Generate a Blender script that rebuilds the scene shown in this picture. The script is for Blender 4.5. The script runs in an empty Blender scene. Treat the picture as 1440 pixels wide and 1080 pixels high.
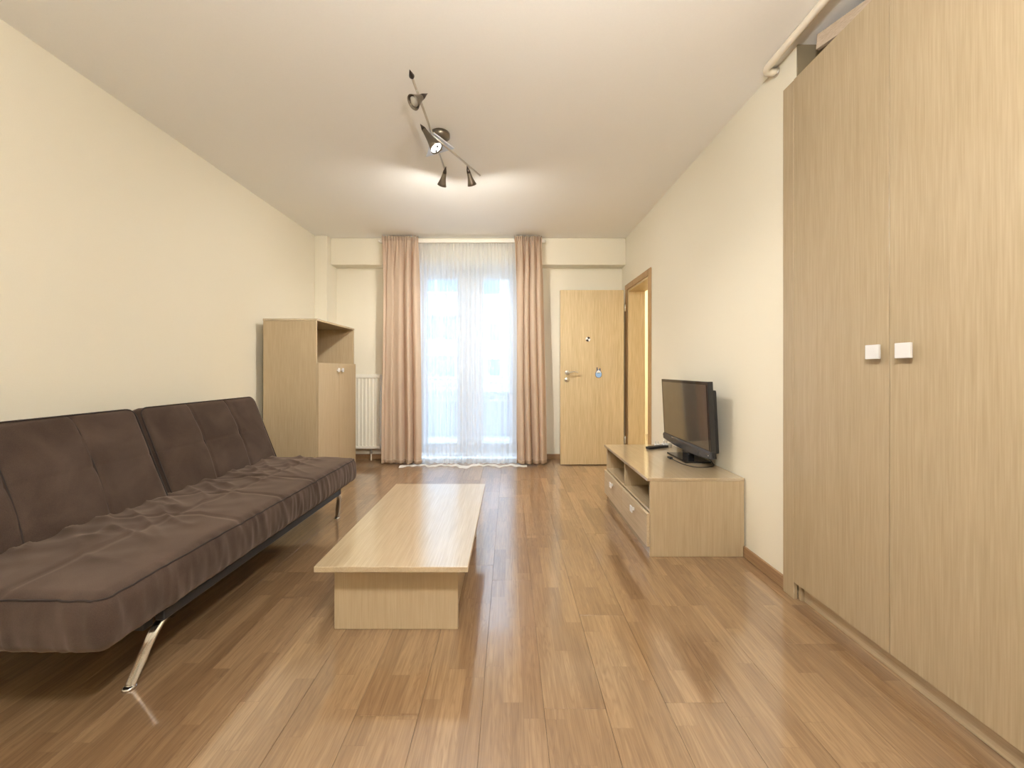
import bpy, bmesh, math, random
from mathutils import Vector, Matrix, noise
R = math.radians
random.seed(7)
scn = bpy.context.scene
C = scn.collection

# ------------------------------------------------------------------ camera, world, lights, exposure
CAMZ = 1.086
cam = bpy.data.cameras.new('camera'); co = bpy.data.objects.new('camera', cam); C.objects.link(co)
co.location = (0, 0, CAMZ); co.rotation_euler = (R(90), 0, 0)
cam.sensor_width = 36; cam.lens = 13.5; cam.clip_start = 0.05; cam.clip_end = 200
cam.shift_x = 4/1440; cam.shift_y = -20/1440
scn.camera = co
scn.view_settings.view_transform = 'Standard'; scn.view_settings.look = 'None'
scn.view_settings.gamma = 1; scn.view_settings.use_curve_mapping = False
scn.view_settings.exposure = 1.25
scn.cycles.max_bounces = 10; scn.cycles.diffuse_bounces = 5; scn.cycles.transparent_max_bounces = 24
scn.cycles.sample_clamp_indirect = 6.0
scn.cycles.caustics_reflective = False; scn.cycles.caustics_refractive = False

SKY = 5.8
BULB = 900.0
world = bpy.data.worlds.new('overcast_sky'); scn.world = world; world.use_nodes = True
wn = world.node_tree
bg = wn.nodes['Background']; bg.inputs[0].default_value = (0.64, 0.82, 1.0, 1); bg.inputs[1].default_value = SKY

# sampling portal in the balcony doorway (guides sky sampling only, emits nothing itself)
pl = bpy.data.lights.new('doorway_portal', 'AREA'); pl.shape = 'RECTANGLE'; pl.size = 1.34; pl.size_y = 2.34
pl.cycles.is_portal = True
po = bpy.data.objects.new('doorway_portal', pl); C.objects.link(po)
po.location = (-0.51, 4.98, 1.17); po.rotation_euler = (R(-90), 0, 0)

# ------------------------------------------------------------------ materials
def s2l(c):
    return tuple(((v/255)/12.92 if v/255 <= 0.04045 else ((v/255+0.055)/1.055)**2.4) for v in c)
def new_mat(name):
    m = bpy.data.materials.new(name); m.use_nodes = True
    nt = m.node_tree; b = nt.nodes['Principled BSDF']
    return m, nt, b
def N(nt, t, **kw):
    n = nt.nodes.new(t)
    for k, v in kw.items(): setattr(n, k, v)
    return n
def plain(name, col, rough=0.5, metal=0.0, spec=0.5, noise_amt=0.04, scale=30, bump=0.0, coat=0.0):
    m, nt, b = new_mat(name)
    b.inputs['Roughness'].default_value = rough; b.inputs['Metallic'].default_value = metal
    b.inputs['Specular IOR Level'].default_value = spec; b.inputs['Coat Weight'].default_value = coat
    tc = N(nt, 'ShaderNodeTexCoord'); nz = N(nt, 'ShaderNodeTexNoise'); nz.inputs['Scale'].default_value = scale
    nz.inputs['Detail'].default_value = 4
    nt.links.new(tc.outputs['Object'], nz.inputs['Vector'])
    mx = N(nt, 'ShaderNodeMix', data_type='RGBA')
    mx.inputs[6].default_value = (*[c*(1-noise_amt) for c in col], 1); mx.inputs[7].default_value = (*[min(1, c*(1+noise_amt)) for c in col], 1)
    nt.links.new(nz.outputs['Fac'], mx.inputs[0]); nt.links.new(mx.outputs[2], b.inputs['Base Color'])
    if bump:
        bp = N(nt, 'ShaderNodeBump'); bp.inputs['Strength'].default_value = bump; bp.inputs['Distance'].default_value = 0.002
        nt.links.new(nz.outputs['Fac'], bp.inputs['Height']); nt.links.new(bp.outputs[0], b.inputs['Normal'])
    return m
def wood(name, dark, light, axis='Z', rough=0.42, fine=220, bump=0.12, spec=0.4, broad=9):
    m, nt, b = new_mat(name)
    b.inputs['Roughness'].default_value = rough; b.inputs['Specular IOR Level'].default_value = spec
    tc = N(nt, 'ShaderNodeTexCoord')
    oi = N(nt, 'ShaderNodeObjectInfo')
    add = N(nt, 'ShaderNodeVectorMath', operation='ADD')
    sc = N(nt, 'ShaderNodeVectorMath', operation='SCALE'); sc.inputs[0].default_value = (3.1, 5.7, 7.3)
    nt.links.new(oi.outputs['Random'], sc.inputs['Scale'])
    nt.links.new(tc.outputs['Object'], add.inputs[0]); nt.links.new(sc.outputs[0], add.inputs[1])
    def streak(s, along, detail, dist=0.0):
        mp = N(nt, 'ShaderNodeMapping'); v = [s, s, s]; v['XYZ'.index(axis)] = along
        mp.inputs['Scale'].default_value = v
        nz = N(nt, 'ShaderNodeTexNoise'); nz.inputs['Scale'].default_value = 1; nz.inputs['Detail'].default_value = detail
        nz.inputs['Distortion'].default_value = dist
        nt.links.new(add.outputs[0], mp.inputs[0]); nt.links.new(mp.outputs[0], nz.inputs['Vector'])
        return nz
    f1 = streak(fine, 6, 3); f2 = streak(broad, 0.7, 4, 0.4); f3 = streak(60, 1.6, 3)
    a = N(nt, 'ShaderNodeMath', operation='MULTIPLY'); a.inputs[1].default_value = 0.62; nt.links.new(f1.outputs['Fac'], a.inputs[0])
    c = N(nt, 'ShaderNodeMath', operation='MULTIPLY_ADD'); c.inputs[1].default_value = 0.22; nt.links.new(f2.outputs['Fac'], c.inputs[0]); nt.links.new(a.outputs[0], c.inputs[2])
    d = N(nt, 'ShaderNodeMath', operation='MULTIPLY_ADD'); d.inputs[1].default_value = 0.20; nt.links.new(f3.outputs['Fac'], d.inputs[0]); nt.links.new(c.outputs[0], d.inputs[2])
    r = N(nt, 'ShaderNodeValToRGB'); r.color_ramp.elements[0].position = 0.36; r.color_ramp.elements[1].position = 0.68
    r.color_ramp.elements[0].color = (*dark, 1); r.color_ramp.elements[1].color = (*light, 1)
    nt.links.new(d.outputs[0], r.inputs[0]); nt.links.new(r.outputs[0], b.inputs['Base Color'])
    bp = N(nt, 'ShaderNodeBump'); bp.inputs['Strength'].default_value = bump; bp.inputs['Distance'].default_value = 0.001
    nt.links.new(f1.outputs['Fac'], bp.inputs['Height']); nt.links.new(bp.outputs[0], b.inputs['Normal'])
    return m
def emit(name, col, strength):
    m, nt, b = new_mat(name)
    b.inputs['Base Color'].default_value = (*col, 1); b.inputs['Emission Color'].default_value = (*col, 1)
    b.inputs['Emission Strength'].default_value = strength
    return m

M = {}
M['wall'] = plain('cream_wall_paint', (0.79, 0.745, 0.62), 0.75, spec=0.2, noise_amt=0.02, scale=180, bump=0.15)
M['ceiling'] = plain('ceiling_paint', (0.87, 0.86, 0.83), 0.8, spec=0.15, noise_amt=0.02, scale=160, bump=0.15)
M['oak_z'] = wood('light_oak_upright', (0.40, 0.308, 0.188), (0.485, 0.385, 0.25), 'Z', broad=5, rough=0.35)
M['oak_y'] = wood('light_oak_lengthwise', (0.38, 0.29, 0.175), (0.51, 0.405, 0.265), 'Y', rough=0.3, spec=0.4, bump=0.0)
_b = M['oak_y'].node_tree.nodes['Principled BSDF']; _b.inputs['Coat Weight'].default_value = 1.0; _b.inputs['Coat Roughness'].default_value = 0.12; _b.inputs['Coat IOR'].default_value = 2.5
M['oak_front'] = wood('light_oak_drawer_front', (0.44, 0.34, 0.21), (0.58, 0.465, 0.315), 'Y', rough=0.4)
M['oak_wardrobe'] = wood('wardrobe_oak', (0.345, 0.265, 0.16), (0.43, 0.34, 0.22), 'Z', broad=5, rough=0.35)
M['oak_edge'] = wood('light_oak_edge_band', (0.44, 0.335, 0.21), (0.60, 0.475, 0.32), 'Y', rough=0.4)
M['door_wood'] = wood('door_veneer', (0.47, 0.36, 0.20), (0.62, 0.495, 0.305), 'Z', fine=160, broad=14)
M['frame_wood'] = wood('door_frame_veneer', (0.36, 0.22, 0.10), (0.50, 0.33, 0.17), 'Z')
M['skirt'] = wood('baseboard_veneer', (0.24, 0.14, 0.07), (0.38, 0.24, 0.13), 'Y')
M['chrome'] = plain('chrome', (0.75, 0.75, 0.74), 0.14, 1.0, noise_amt=0.01)
M['satin'] = plain('satin_nickel', (0.62, 0.60, 0.56), 0.3, 1.0, noise_amt=0.02)
M['handle_white'] = plain('brushed_pale_metal', (0.82, 0.82, 0.82), 0.32, 0.35, noise_amt=0.02)
M['bronze'] = plain('dark_nickel', (0.19, 0.165, 0.13), 0.36, 0.85, noise_amt=0.05)
M['finial'] = plain('dark_finial', (0.03, 0.02, 0.015), 0.3, 0.2)
M['black_gloss'] = plain('piano_black_plastic', (0.010, 0.010, 0.012), 0.06, spec=0.6, noise_amt=0.02)
M['black'] = plain('black_plastic', (0.015, 0.015, 0.016), 0.38, noise_amt=0.05)
M['dark_rail'] = plain('dark_steel', (0.035, 0.035, 0.037), 0.45, 0.4)
M['pvc'] = plain('white_pvc', (0.80, 0.82, 0.84), 0.35, noise_amt=0.01)
M['rad'] = plain('radiator_enamel', (0.80, 0.77, 0.68), 0.35, noise_amt=0.01)
M['pipe'] = plain('painted_pipe', (0.80, 0.73, 0.60), 0.4, noise_amt=0.03)
M['white_plastic'] = plain('white_plastic', (0.8, 0.8, 0.78), 0.4, noise_amt=0.02)
M['track_white'] = plain('white_curtain_track', (0.82, 0.79, 0.72), 0.45)
M['concrete'] = plain('balcony_concrete', (0.55, 0.58, 0.62), 0.9, noise_amt=0.1, scale=12)
M['facade'] = plain('pale_render', (0.25, 0.25, 0.255), 0.9, noise_amt=0.03, scale=2)
M['facade_glass'] = plain('facade_glass', (0.03, 0.09, 0.16), 0.12, spec=0.8)
M['parapet'] = plain('grey_blue_parapet', (0.26, 0.28, 0.36), 0.6, noise_amt=0.03)
M['bark'] = plain('bare_twigs', (0.22, 0.20, 0.19), 0.9, noise_amt=0.2)
M['sticker_blue'] = plain('pale_blue_vinyl', s2l((150, 190, 235)), 0.4, noise_amt=0.02)
M['sticker_line'] = plain('navy_vinyl', s2l((50, 60, 90)), 0.4, noise_amt=0.02)
M['lamp_on'] = emit('lit_halogen', (1.0, 0.95, 0.87), BULB)
M['lamp_soft'] = emit('dim_lit_halogen', (0.95, 0.97, 1.0), 3.0)
M['bulb_off'] = plain('unlit_reflector', (0.55, 0.52, 0.47), 0.15, 0.6)
M['frost'] = plain('frosted_plate', (0.74, 0.82, 0.95), 0.2, spec=0.6, noise_amt=0.02)

def glass_mat():
    m = bpy.data.materials.new('clear_glass'); m.use_nodes = True; nt = m.node_tree; nt.nodes.clear()
    o = N(nt, 'ShaderNodeOutputMaterial'); t = N(nt, 'ShaderNodeBsdfTransparent'); g = N(nt, 'ShaderNodeBsdfGlossy')
    t.inputs[0].default_value = (0.93, 0.97, 1.0, 1); g.inputs['Roughness'].default_value = 0.02
    f = N(nt, 'ShaderNodeFresnel'); f.inputs[0].default_value = 1.3
    mx = N(nt, 'ShaderNodeMixShader'); nt.links.new(f.outputs[0], mx.inputs[0]); nt.links.new(t.outputs[0], mx.inputs[1]); nt.links.new(g.outputs[0], mx.inputs[2])
    nt.links.new(mx.outputs[0], o.inputs[0]); return m
M['glass'] = glass_mat()
def cloth(name, col, tcol, transp, transl, weave=900):
    m = bpy.data.materials.new(name); m.use_nodes = True; nt = m.node_tree; nt.nodes.clear()
    o = N(nt, 'ShaderNodeOutputMaterial'); d = N(nt, 'ShaderNodeBsdfDiffuse'); t = N(nt, 'ShaderNodeBsdfTranslucent')
    tc = N(nt, 'ShaderNodeTexCoord'); nz = N(nt, 'ShaderNodeTexNoise'); nz.inputs['Scale'].default_value = weave
    nt.links.new(tc.outputs['Object'], nz.inputs['Vector'])
    mc = N(nt, 'ShaderNodeMix', data_type='RGBA'); mc.inputs[6].default_value = (*[c*0.9 for c in col], 1); mc.inputs[7].default_value = (*[min(1, c*1.08) for c in col], 1)
    nt.links.new(nz.outputs['Fac'], mc.inputs[0]); nt.links.new(mc.outputs[2], d.inputs[0])
    t.inputs[0].default_value = (*tcol, 1)
    mx = N(nt, 'ShaderNodeMixShader'); mx.inputs[0].default_value = transl
    nt.links.new(d.outputs[0], mx.inputs[1]); nt.links.new(t.outputs[0], mx.inputs[2])
    last = mx
    if transp:
        tr = N(nt, 'ShaderNodeBsdfTransparent'); m2 = N(nt, 'ShaderNodeMixShader'); m2.inputs[0].default_value = transp
        nt.links.new(mx.outputs[0], m2.inputs[1]); nt.links.new(tr.outputs[0], m2.inputs[2]); last = m2
    nt.links.new(last.outputs[0], o.inputs[0]); return m
M['drape'] = cloth('beige_drape', (0.56, 0.465, 0.365), (0.90, 0.46, 0.24), 0, 0.24)
M['hem'] = cloth('drape_hem', (0.42, 0.31, 0.22), (0.5, 0.28, 0.15), 0, 0.10)
M['sheer'] = cloth('white_voile', (0.86, 0.86, 0.86), (0.86, 0.89, 0.93), 0.23, 0.75)

def velvet():
    m, nt, b = new_mat('brown_velour')
    b.inputs['Roughness'].default_value = 0.85; b.inputs['Specular IOR Level'].default_value = 0.15
    b.inputs['Sheen Weight'].default_value = 0.35; b.inputs['Sheen Roughness'].default_value = 0.45
    b.inputs['Sheen Tint'].default_value = (0.75, 0.60, 0.50, 1)
    tc = N(nt, 'ShaderNodeTexCoord')
    n1 = N(nt, 'ShaderNodeTexNoise'); n1.inputs['Scale'].default_value = 5; n1.inputs['Detail'].default_value = 5; n1.inputs['Distortion'].default_value = 0.6
    n2 = N(nt, 'ShaderNodeTexNoise'); n2.inputs['Scale'].default_value = 500
    for n in (n1, n2): nt.links.new(tc.outputs['Object'], n.inputs['Vector'])
    a = N(nt, 'ShaderNodeMath', operation='MULTIPLY_ADD'); a.inputs[1].default_value = 0.35
    h = N(nt, 'ShaderNodeMath', operation='MULTIPLY'); h.inputs[1].default_value = 0.65
    nt.links.new(n1.outputs['Fac'], h.inputs[0]); nt.links.new(n2.outputs['Fac'], a.inputs[0]); nt.links.new(h.outputs[0], a.inputs[2])
    r = N(nt, 'ShaderNodeValToRGB'); r.color_ramp.elements[0].position = 0.35; r.color_ramp.elements[1].position = 0.68
    r.color_ramp.elements[0].color = (0.040, 0.025, 0.019, 1); r.color_ramp.elements[1].color = (0.085, 0.058, 0.045, 1)
    nt.links.new(a.outputs[0], r.inputs[0]); nt.links.new(r.outputs[0], b.inputs['Base Color'])
    return m
M['velvet'] = velvet()
M['piping'] = plain('dark_brown_piping', (0.022, 0.013, 0.010), 0.8)

BW, BL = 0.1985, 1.29
def floor_mat():
    m, nt, b = new_mat('oak_laminate'); L = nt.links.new
    tc = N(nt, 'ShaderNodeTexCoord'); oi = N(nt, 'ShaderNodeObjectInfo'); sx = N(nt, 'ShaderNodeSeparateXYZ'); L(tc.outputs['Object'], sx.inputs[0])
    def mth(op, a, bb=None, c=None):
        n = N(nt, 'ShaderNodeMath', operation=op)
        for i, v in enumerate((a, bb, c)):
            if v is None: continue
            if isinstance(v, (int, float)): n.inputs[i].default_value = v
            else: L(v, n.inputs[i])
        return n.outputs[0]
    sxi = mth('DIVIDE', sx.outputs[0], BW/3); strip = mth('FLOOR', sxi); fx = mth('FRACT', sxi)
    wn_ = N(nt, 'ShaderNodeTexWhiteNoise', noise_dimensions='2D'); cb = N(nt, 'ShaderNodeCombineXYZ'); L(strip, cb.inputs[0]); L(mth('MULTIPLY', oi.outputs['Random'], 97.3), cb.inputs[1]); L(cb.outputs[0], wn_.inputs['Vector'])
    seg = mth('ADD', mth('DIVIDE', sx.outputs[1], 0.43), mth('MULTIPLY', strip, 0.37)); seg2 = mth('ADD', seg, mth('MULTIPLY', wn_.outputs['Value'], 0.35))
    si = mth('FLOOR', seg2); fy = mth('FRACT', seg2)
    wn2 = N(nt, 'ShaderNodeTexWhiteNoise', noise_dimensions='3D'); cb2 = N(nt, 'ShaderNodeCombineXYZ'); L(strip, cb2.inputs[0]); L(si, cb2.inputs[1]); L(mth('MULTIPLY', oi.outputs['Random'], 53.7), cb2.inputs[2]); L(cb2.outputs[0], wn2.inputs['Vector'])
    # grain, shifted per printed strip
    of = N(nt, 'ShaderNodeVectorMath', operation='SCALE'); of.inputs['Scale'].default_value = 17.0; L(wn2.outputs['Color'], of.inputs[0])
    ad = N(nt, 'ShaderNodeVectorMath', operation='ADD'); L(tc.outputs['Object'], ad.inputs[0]); L(of.outputs[0], ad.inputs[1])
    def nz(sc3, detail, dist, vec=ad.outputs[0]):
        mp = N(nt, 'ShaderNodeMapping'); mp.inputs['Scale'].default_value = sc3; L(vec, mp.inputs[0])
        n = N(nt, 'ShaderNodeTexNoise'); n.inputs['Scale'].default_value = 1; n.inputs['Detail'].default_value = detail; n.inputs['Distortion'].default_value = dist
        L(mp.outputs[0], n.inputs['Vector']); return n.outputs['Fac']
    g1 = nz((105, 5, 105), 4, 0.2); g2 = nz((22, 1.3, 22), 3, 0.8)
    rings = mth('ABSOLUTE', mth('SINE', mth('MULTIPLY', g2, 48)))
    t = mth('ADD', mth('MULTIPLY', wn2.outputs['Value'], 0.27), mth('MULTIPLY', g1, 0.62))
    t = mth('ADD', t, mth('MULTIPLY', rings, 0.16))
    r = N(nt, 'ShaderNodeValToRGB'); r.color_ramp.elements[0].position = 0.12; r.color_ramp.elements[1].position = 0.92
    r.color_ramp.elements[0].color = (0.122, 0.066, 0.032, 1); r.color_ramp.elements[1].color = (0.365, 0.24, 0.13, 1)
    e = r.color_ramp.elements.new(0.5); e.color = (0.228, 0.136, 0.068, 1)
    L(t, r.inputs[0])
    # thin printed strip joints
    ex = mth('LESS_THAN', mth('MINIMUM', fx, mth('SUBTRACT', 1, fx)), 0.012); ey = mth('LESS_THAN', fy, 0.004)
    ed = mth('MULTIPLY', mth('MAXIMUM', ex, ey), 0.25)
    mx = N(nt, 'ShaderNodeMix', data_type='RGBA'); L(ed, mx.inputs[0]); L(r.outputs[0], mx.inputs[6]); mx.inputs[7].default_value = (0.12, 0.06, 0.03, 1)
    L(mx.outputs[2], b.inputs['Base Color'])
    rr = mth('MULTIPLY_ADD', nz((3, 3, 3), 3, 0, tc.outputs['Object']), 0.05, 0.30); L(rr, b.inputs['Roughness'])
    b.inputs['Specular IOR Level'].default_value = 0.3; b.inputs['Coat Weight'].default_value = 1.0; b.inputs['Coat Roughness'].default_value = 0.11; b.inputs['Coat IOR'].default_value = 2.4
    return m
M['floor'] = floor_mat()
M['subfloor'] = plain('dark_underlay', (0.05, 0.03, 0.02), 0.9)

# ------------------------------------------------------------------ geometry helpers
def link(name, bm, mat, parent=None, smooth=False, kind=None, label=None):
    me = bpy.data.meshes.new(name); bm.normal_update(); bm.to_mesh(me); bm.free()
    if smooth:
        for p in me.polygons: p.use_smooth = True
    mats = mat if isinstance(mat, (list, tuple)) else [mat]
    for mm in mats: me.materials.append(mm)
    o = bpy.data.objects.new(name, me); C.objects.link(o)
    if parent: o.parent = parent
    if kind: o['kind'] = kind
    if label: o['label'] = label
    return o
def empty(name, loc, label=None, cat=None, group=None, kind=None, rz=0):
    o = bpy.data.objects.new(name, None); o.empty_display_size = 0.1; C.objects.link(o)
    o.location = loc; o.rotation_euler = (0, 0, rz)
    if label: o['label'] = label
    if cat: o['category'] = cat
    if group: o['group'] = group
    if kind: o['kind'] = kind
    return o
def add_box(bm, x0, x1, y0, y1, z0, z1, bev=0.0, off=(0, 0, 0), seg=1):
    ox, oy, oz = off
    m = Matrix.Translation(((x0+x1)/2-ox, (y0+y1)/2-oy, (z0+z1)/2-oz)) @ Matrix.Diagonal((x1-x0, y1-y0, z1-z0, 1))
    r = bmesh.ops.create_cube(bm, size=1, matrix=m)
    if bev:
        es = list({e for v in r['verts'] for e in v.link_edges})
        bmesh.ops.bevel(bm, geom=es, offset=bev, segments=seg, affect='EDGES', profile=0.7)
def box(name, b, mat, parent=None, bev=0.0015, kind=None, label=None, seg=1):
    bm = bmesh.new(); off = parent.location if parent else (0, 0, 0)
    add_box(bm, *b, bev=bev, off=off, seg=seg)
    return link(name, bm, mat, parent, kind=kind, label=label)
def add_tube(bm, pts, r, n=10, cap=True, off=(0, 0, 0), flat=1.0, up=None):
    pts = [Vector(p)-Vector(off) for p in pts]; rings = []
    rr = r if isinstance(r, (list, tuple)) else [r]*len(pts)
    for i, p in enumerate(pts):
        t = (pts[min(i+1, len(pts)-1)]-pts[max(i-1, 0)]).normalized()
        u = Vector(up) if up else (Vector((0, 0, 1)) if abs(t.z) < 0.9 else Vector((1, 0, 0)))
        a = t.cross(u).normalized(); b = t.cross(a).normalized()
        rings.append([bm.verts.new(p + a*math.cos(k*2*math.pi/n)*rr[i] + b*math.sin(k*2*math.pi/n)*rr[i]*flat) for k in range(n)])
    for i in range(len(rings)-1):
        for k in range(n):
            bm.faces.new((rings[i][k], rings[i][(k+1) % n], rings[i+1][(k+1) % n], rings[i+1][k]))
    if cap:
        bm.faces.new(rings[0]); bm.faces.new(rings[-1][::-1])
    bmesh.ops.recalc_face_normals(bm, faces=bm.faces[:])
def smooth_path(ctrl, n=8):
    out = []; P = [Vector(c) for c in ctrl]
    for i in range(len(P)-1):
        p0 = P[max(i-1, 0)]; p1 = P[i]; p2 = P[i+1]; p3 = P[min(i+2, len(P)-1)]
        for k in range(n):
            t = k/n
            out.append(0.5*((2*p1)+(p2-p0)*t+(2*p0-5*p1+4*p2-p3)*t*t+(3*p1-p0-3*p2+p3)*t**3))
    out.append(P[-1]); return out
def lathe(bm, prof, mat4=Matrix.Identity(4), n=20, cap0=True, cap1=True):
    rings = []
    for r, z in prof:
        rings.append([bm.verts.new(mat4 @ Vector((r*math.cos(k*2*math.pi/n), r*math.sin(k*2*math.pi/n), z))) for k in range(n)])
    for i in range(len(rings)-1):
        for k in range(n): bm.faces.new((rings[i][k], rings[i][(k+1) % n], rings[i+1][(k+1) % n], rings[i+1][k]))
    if cap0: bm.faces.new(rings[0][::-1])
    if cap1: bm.faces.new(rings[-1])
    bmesh.ops.recalc_face_normals(bm, faces=bm.faces[:])
def align(p, d):
    return Matrix.Translation(p) @ Vector(d).normalized().to_track_quat('Z', 'Y').to_matrix().to_4x4()
def rounded_box(bm, size, r, res, fn):
    """closed grid over a rounded box; fn(p, n) gives the final place of each point"""
    sx, sy, sz = [s/2 for s in size]; nx, ny, nz = res; V = {}
    def ax(i, n, h):
        # denser rows near the edges
        t = i/n*2-1
        return h*t
    def vert(i, j, k):
        if (i, j, k) in V: return V[i, j, k]
        p = Vector((ax(i, nx, sx), ax(j, ny, sy), ax(k, nz, sz)))
        q = Vector((max(-sx+r, min(sx-r, p.x)), max(-sy+r, min(sy-r, p.y)), max(-sz+min(r, sz*0.98), min(sz-min(r, sz*0.98), p.z))))
        d = p-q; n = d.normalized() if d.length > 1e-9 else Vector((0, 0, 1))
        if d.length > 1e-9: p = q + n*min(r, sz*0.98)
        V[i, j, k] = bm.verts.new(fn(p, n)); return V[i, j, k]
    for i in range(nx):
        for j in range(ny):
            for k in (0, nz): bm.faces.new((vert(i, j, k), vert(i+1, j, k), vert(i+1, j+1, k), vert(i, j+1, k)))
    for i in range(nx):
        for k in range(nz):
            for j in (0, ny): bm.faces.new((vert(i, j, k), vert(i+1, j, k), vert(i+1, j, k+1), vert(i, j, k+1)))
    for j in range(ny):
        for k in range(nz):
            for i in (0, nx): bm.faces.new((vert(i, j, k), vert(i, j+1, k), vert(i, j+1, k+1), vert(i, j, k+1)))
    bmesh.ops.recalc_face_normals(bm, faces=bm.faces[:])

# ------------------------------------------------------------------ the setting
XL, XR, YF, YB, ZC = -2.245, 1.373, 4.677, -1.3, 2.635
YBEAM, ZBEAM = 4.52, 2.321
NX0, NY0, NY1 = 2.0, -0.05, 1.835       # wardrobe niche

floor = empty('floor', (0, 0, 0), kind='structure')
box('subfloor', (XL-0.1, 2.05, YB-0.1, 4.72, -0.12, -0.012), M['subfloor'], floor, bev=0)
bm = bmesh.new(); add_box(bm, 0.0004, BW-0.0004, 0.0004, BL-0.0004, -0.011, 0.0, bev=0.0004)
plank_me = bpy.data.meshes.new('plank'); bm.to_mesh(plank_me); bm.free(); plank_me.materials.append(M['floor'])
known = {-1: 2.132, -2: 2.495, 0: 1.981, 3: 1.253, 4: 1.766, 5: 2.14, -5: 1.838, -3: 1.62, 1: 2.52, 2: 1.70, -4: 2.2}
def cut_plank(x0, x1, y0, y1, ox, oy):
    b_ = bmesh.new(); add_box(b_, x0-ox, x1-ox, y0-oy, y1-oy, -0.011, 0.0, bev=0.0004)
    return b_
k0 = int(math.floor((XL+0.087)/BW)); k1 = int(math.ceil((XR+0.107)/BW))
for k in range(k0, k1+1):
    x = -0.087-0*BW + k*BW + BW*0
    base = known.get(k-0, 0.3+random.random()*1.29)
    y = base
    while y > YB: y -= BL
    while y < 4.70:
        xa, xb, ya, yb = max(x, XL), min(x+BW, XR+0.02), max(y, YB), min(y+BL, 4.70)
        if xb-xa > 0.01 and yb-ya > 0.01:
            if xb-xa > BW-1e-4 and yb-ya > BL-1e-4:
                o = bpy.data.objects.new('plank', plank_me); C.objects.link(o)
            else:
                o = link('plank', cut_plank(xa+0.0004, xb-0.0004, ya+0.0004, yb-0.0004, x, y), M['floor'])
            o.location = (x, y, 0); o.parent = floor
        y += BL

box('ceiling', (XL-0.1, NX0+0.1, YB-0.1, 4.95, ZC, ZC+0.15), M['ceiling'], bev=0, kind='structure')
box('wall_left', (XL-0.15, XL, YB-0.1, 4.95, 0, ZC), M['wall'], bev=0, kind='structure')
box('wall_near', (XL, NX0+0.1, YB-0.15, YB, 0, ZC), M['wall'], bev=0, kind='structure')
# right wall: niche for the wardrobe, door opening
DY0, DY1, DZ = 3.765, 4.45, 2.01
WT = 0.185
bm = bmesh.new()
add_box(bm, XR, NX0, YB, NY0, 0, ZC)
add_box(bm, NX0, NX0+0.1, YB, NY1+0.12, 0, ZC)
add_box(bm, XR, NX0, NY1, NY1+0.12, 0, ZC)
add_box(bm, XR, XR+WT, NY1+0.12, DY0, 0, ZC)
add_box(bm, XR, XR+WT, DY0, DY1, DZ, ZC)
add_box(bm, XR, XR+WT, DY1, 4.95, 0, ZC)
link('wall_right', bm, M['wall'], kind='structure')
M['bare'] = plain('niche_shade_brown', (0.22, 0.175, 0.105), 0.9)  # dark brown stands in for the shade inside the niche, laid over the wall
box('trim_3', (XR+0.001, NX0, NY1-0.006, NY1+0.001, 0, ZC), M['bare'], bev=0, kind='structure', label='far side of the wardrobe niche, its shade put into a dark brown colour')
# far wall with the balcony doorway
OX0, OX1 = -1.17, 0.15
bm = bmesh.new()
add_box(bm, XL, OX0, YF, 4.95, 0, ZC); add_box(bm, OX1, XR, YF, 4.95, 0, ZC); add_box(bm, OX0, OX1, YF, 4.95, ZBEAM, ZC)
link('wall_far', bm, M['wall'], kind='structure')
box('trim_1', (-2.101, XR, YBEAM, YF, ZBEAM, ZC), M['wall'], bev=0.004, kind='structure', label='plastered beam across the top of the far wall')
box('trim_2', (XL, -2.101, 4.425, YF, 0, ZC), M['wall'], bev=0.004, kind='structure', label='plastered corner column left of the radiator')
box('baseboard_left', (XL, XL+0.014, YB, 4.425, 0, 0.062), M['skirt'], bev=0.003, kind='structure')
box('baseboard_right', (XR-0.014, XR, 1.892, 3.69, 0, 0.062), M['skirt'], bev=0.003, kind='structure')
box('baseboard_far_left', (-2.10, OX0, YF-0.014, YF, 0, 0.062), M['skirt'], bev=0.003, kind='structure')
box('baseboard_far_right', (OX1, XR, YF-0.014, YF, 0, 0.062), M['skirt'], bev=0.003, kind='structure')

# hallway behind the open door
bm = bmesh.new()
add_box(bm, 2.9, 3.0, 2.2, 6.6, 0, ZC); add_box(bm, XR+WT, 3.0, 6.5, 6.6, 0, ZC); add_box(bm, XR+WT, 3.0, 2.1, 2.2, 0, ZC)
add_box(bm, XR+WT-0.1, XR+WT, 4.95, 6.5, 0, ZC)
link('wall_hallway', bm, M['wall'], kind='structure')
box('ceiling_hallway', (XR+WT, 3.0, 2.1, 6.6, ZC, ZC+0.1), M['ceiling'], bev=0, kind='structure')
box('floor_hallway', (XR, 3.0, 2.1, 6.6, -0.12, 0), M['oak_y'], bev=0, kind='structure')

# ------------------------------------------------------------------ interior door standing open against the far wall
door = empty('door_1', (1.31, 4.39, 0), kind='structure', rz=0)
door['label'] = 'oak veneer door leaf swung open against the far wall, with its frame in the right wall'
lf = box('door_leaf', (0.583, 1.304, 4.368, 4.408, 0.008, 1.993), M['door_wood'], door, bev=0.002)
bm = bmesh.new()
FO = door.location
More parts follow.
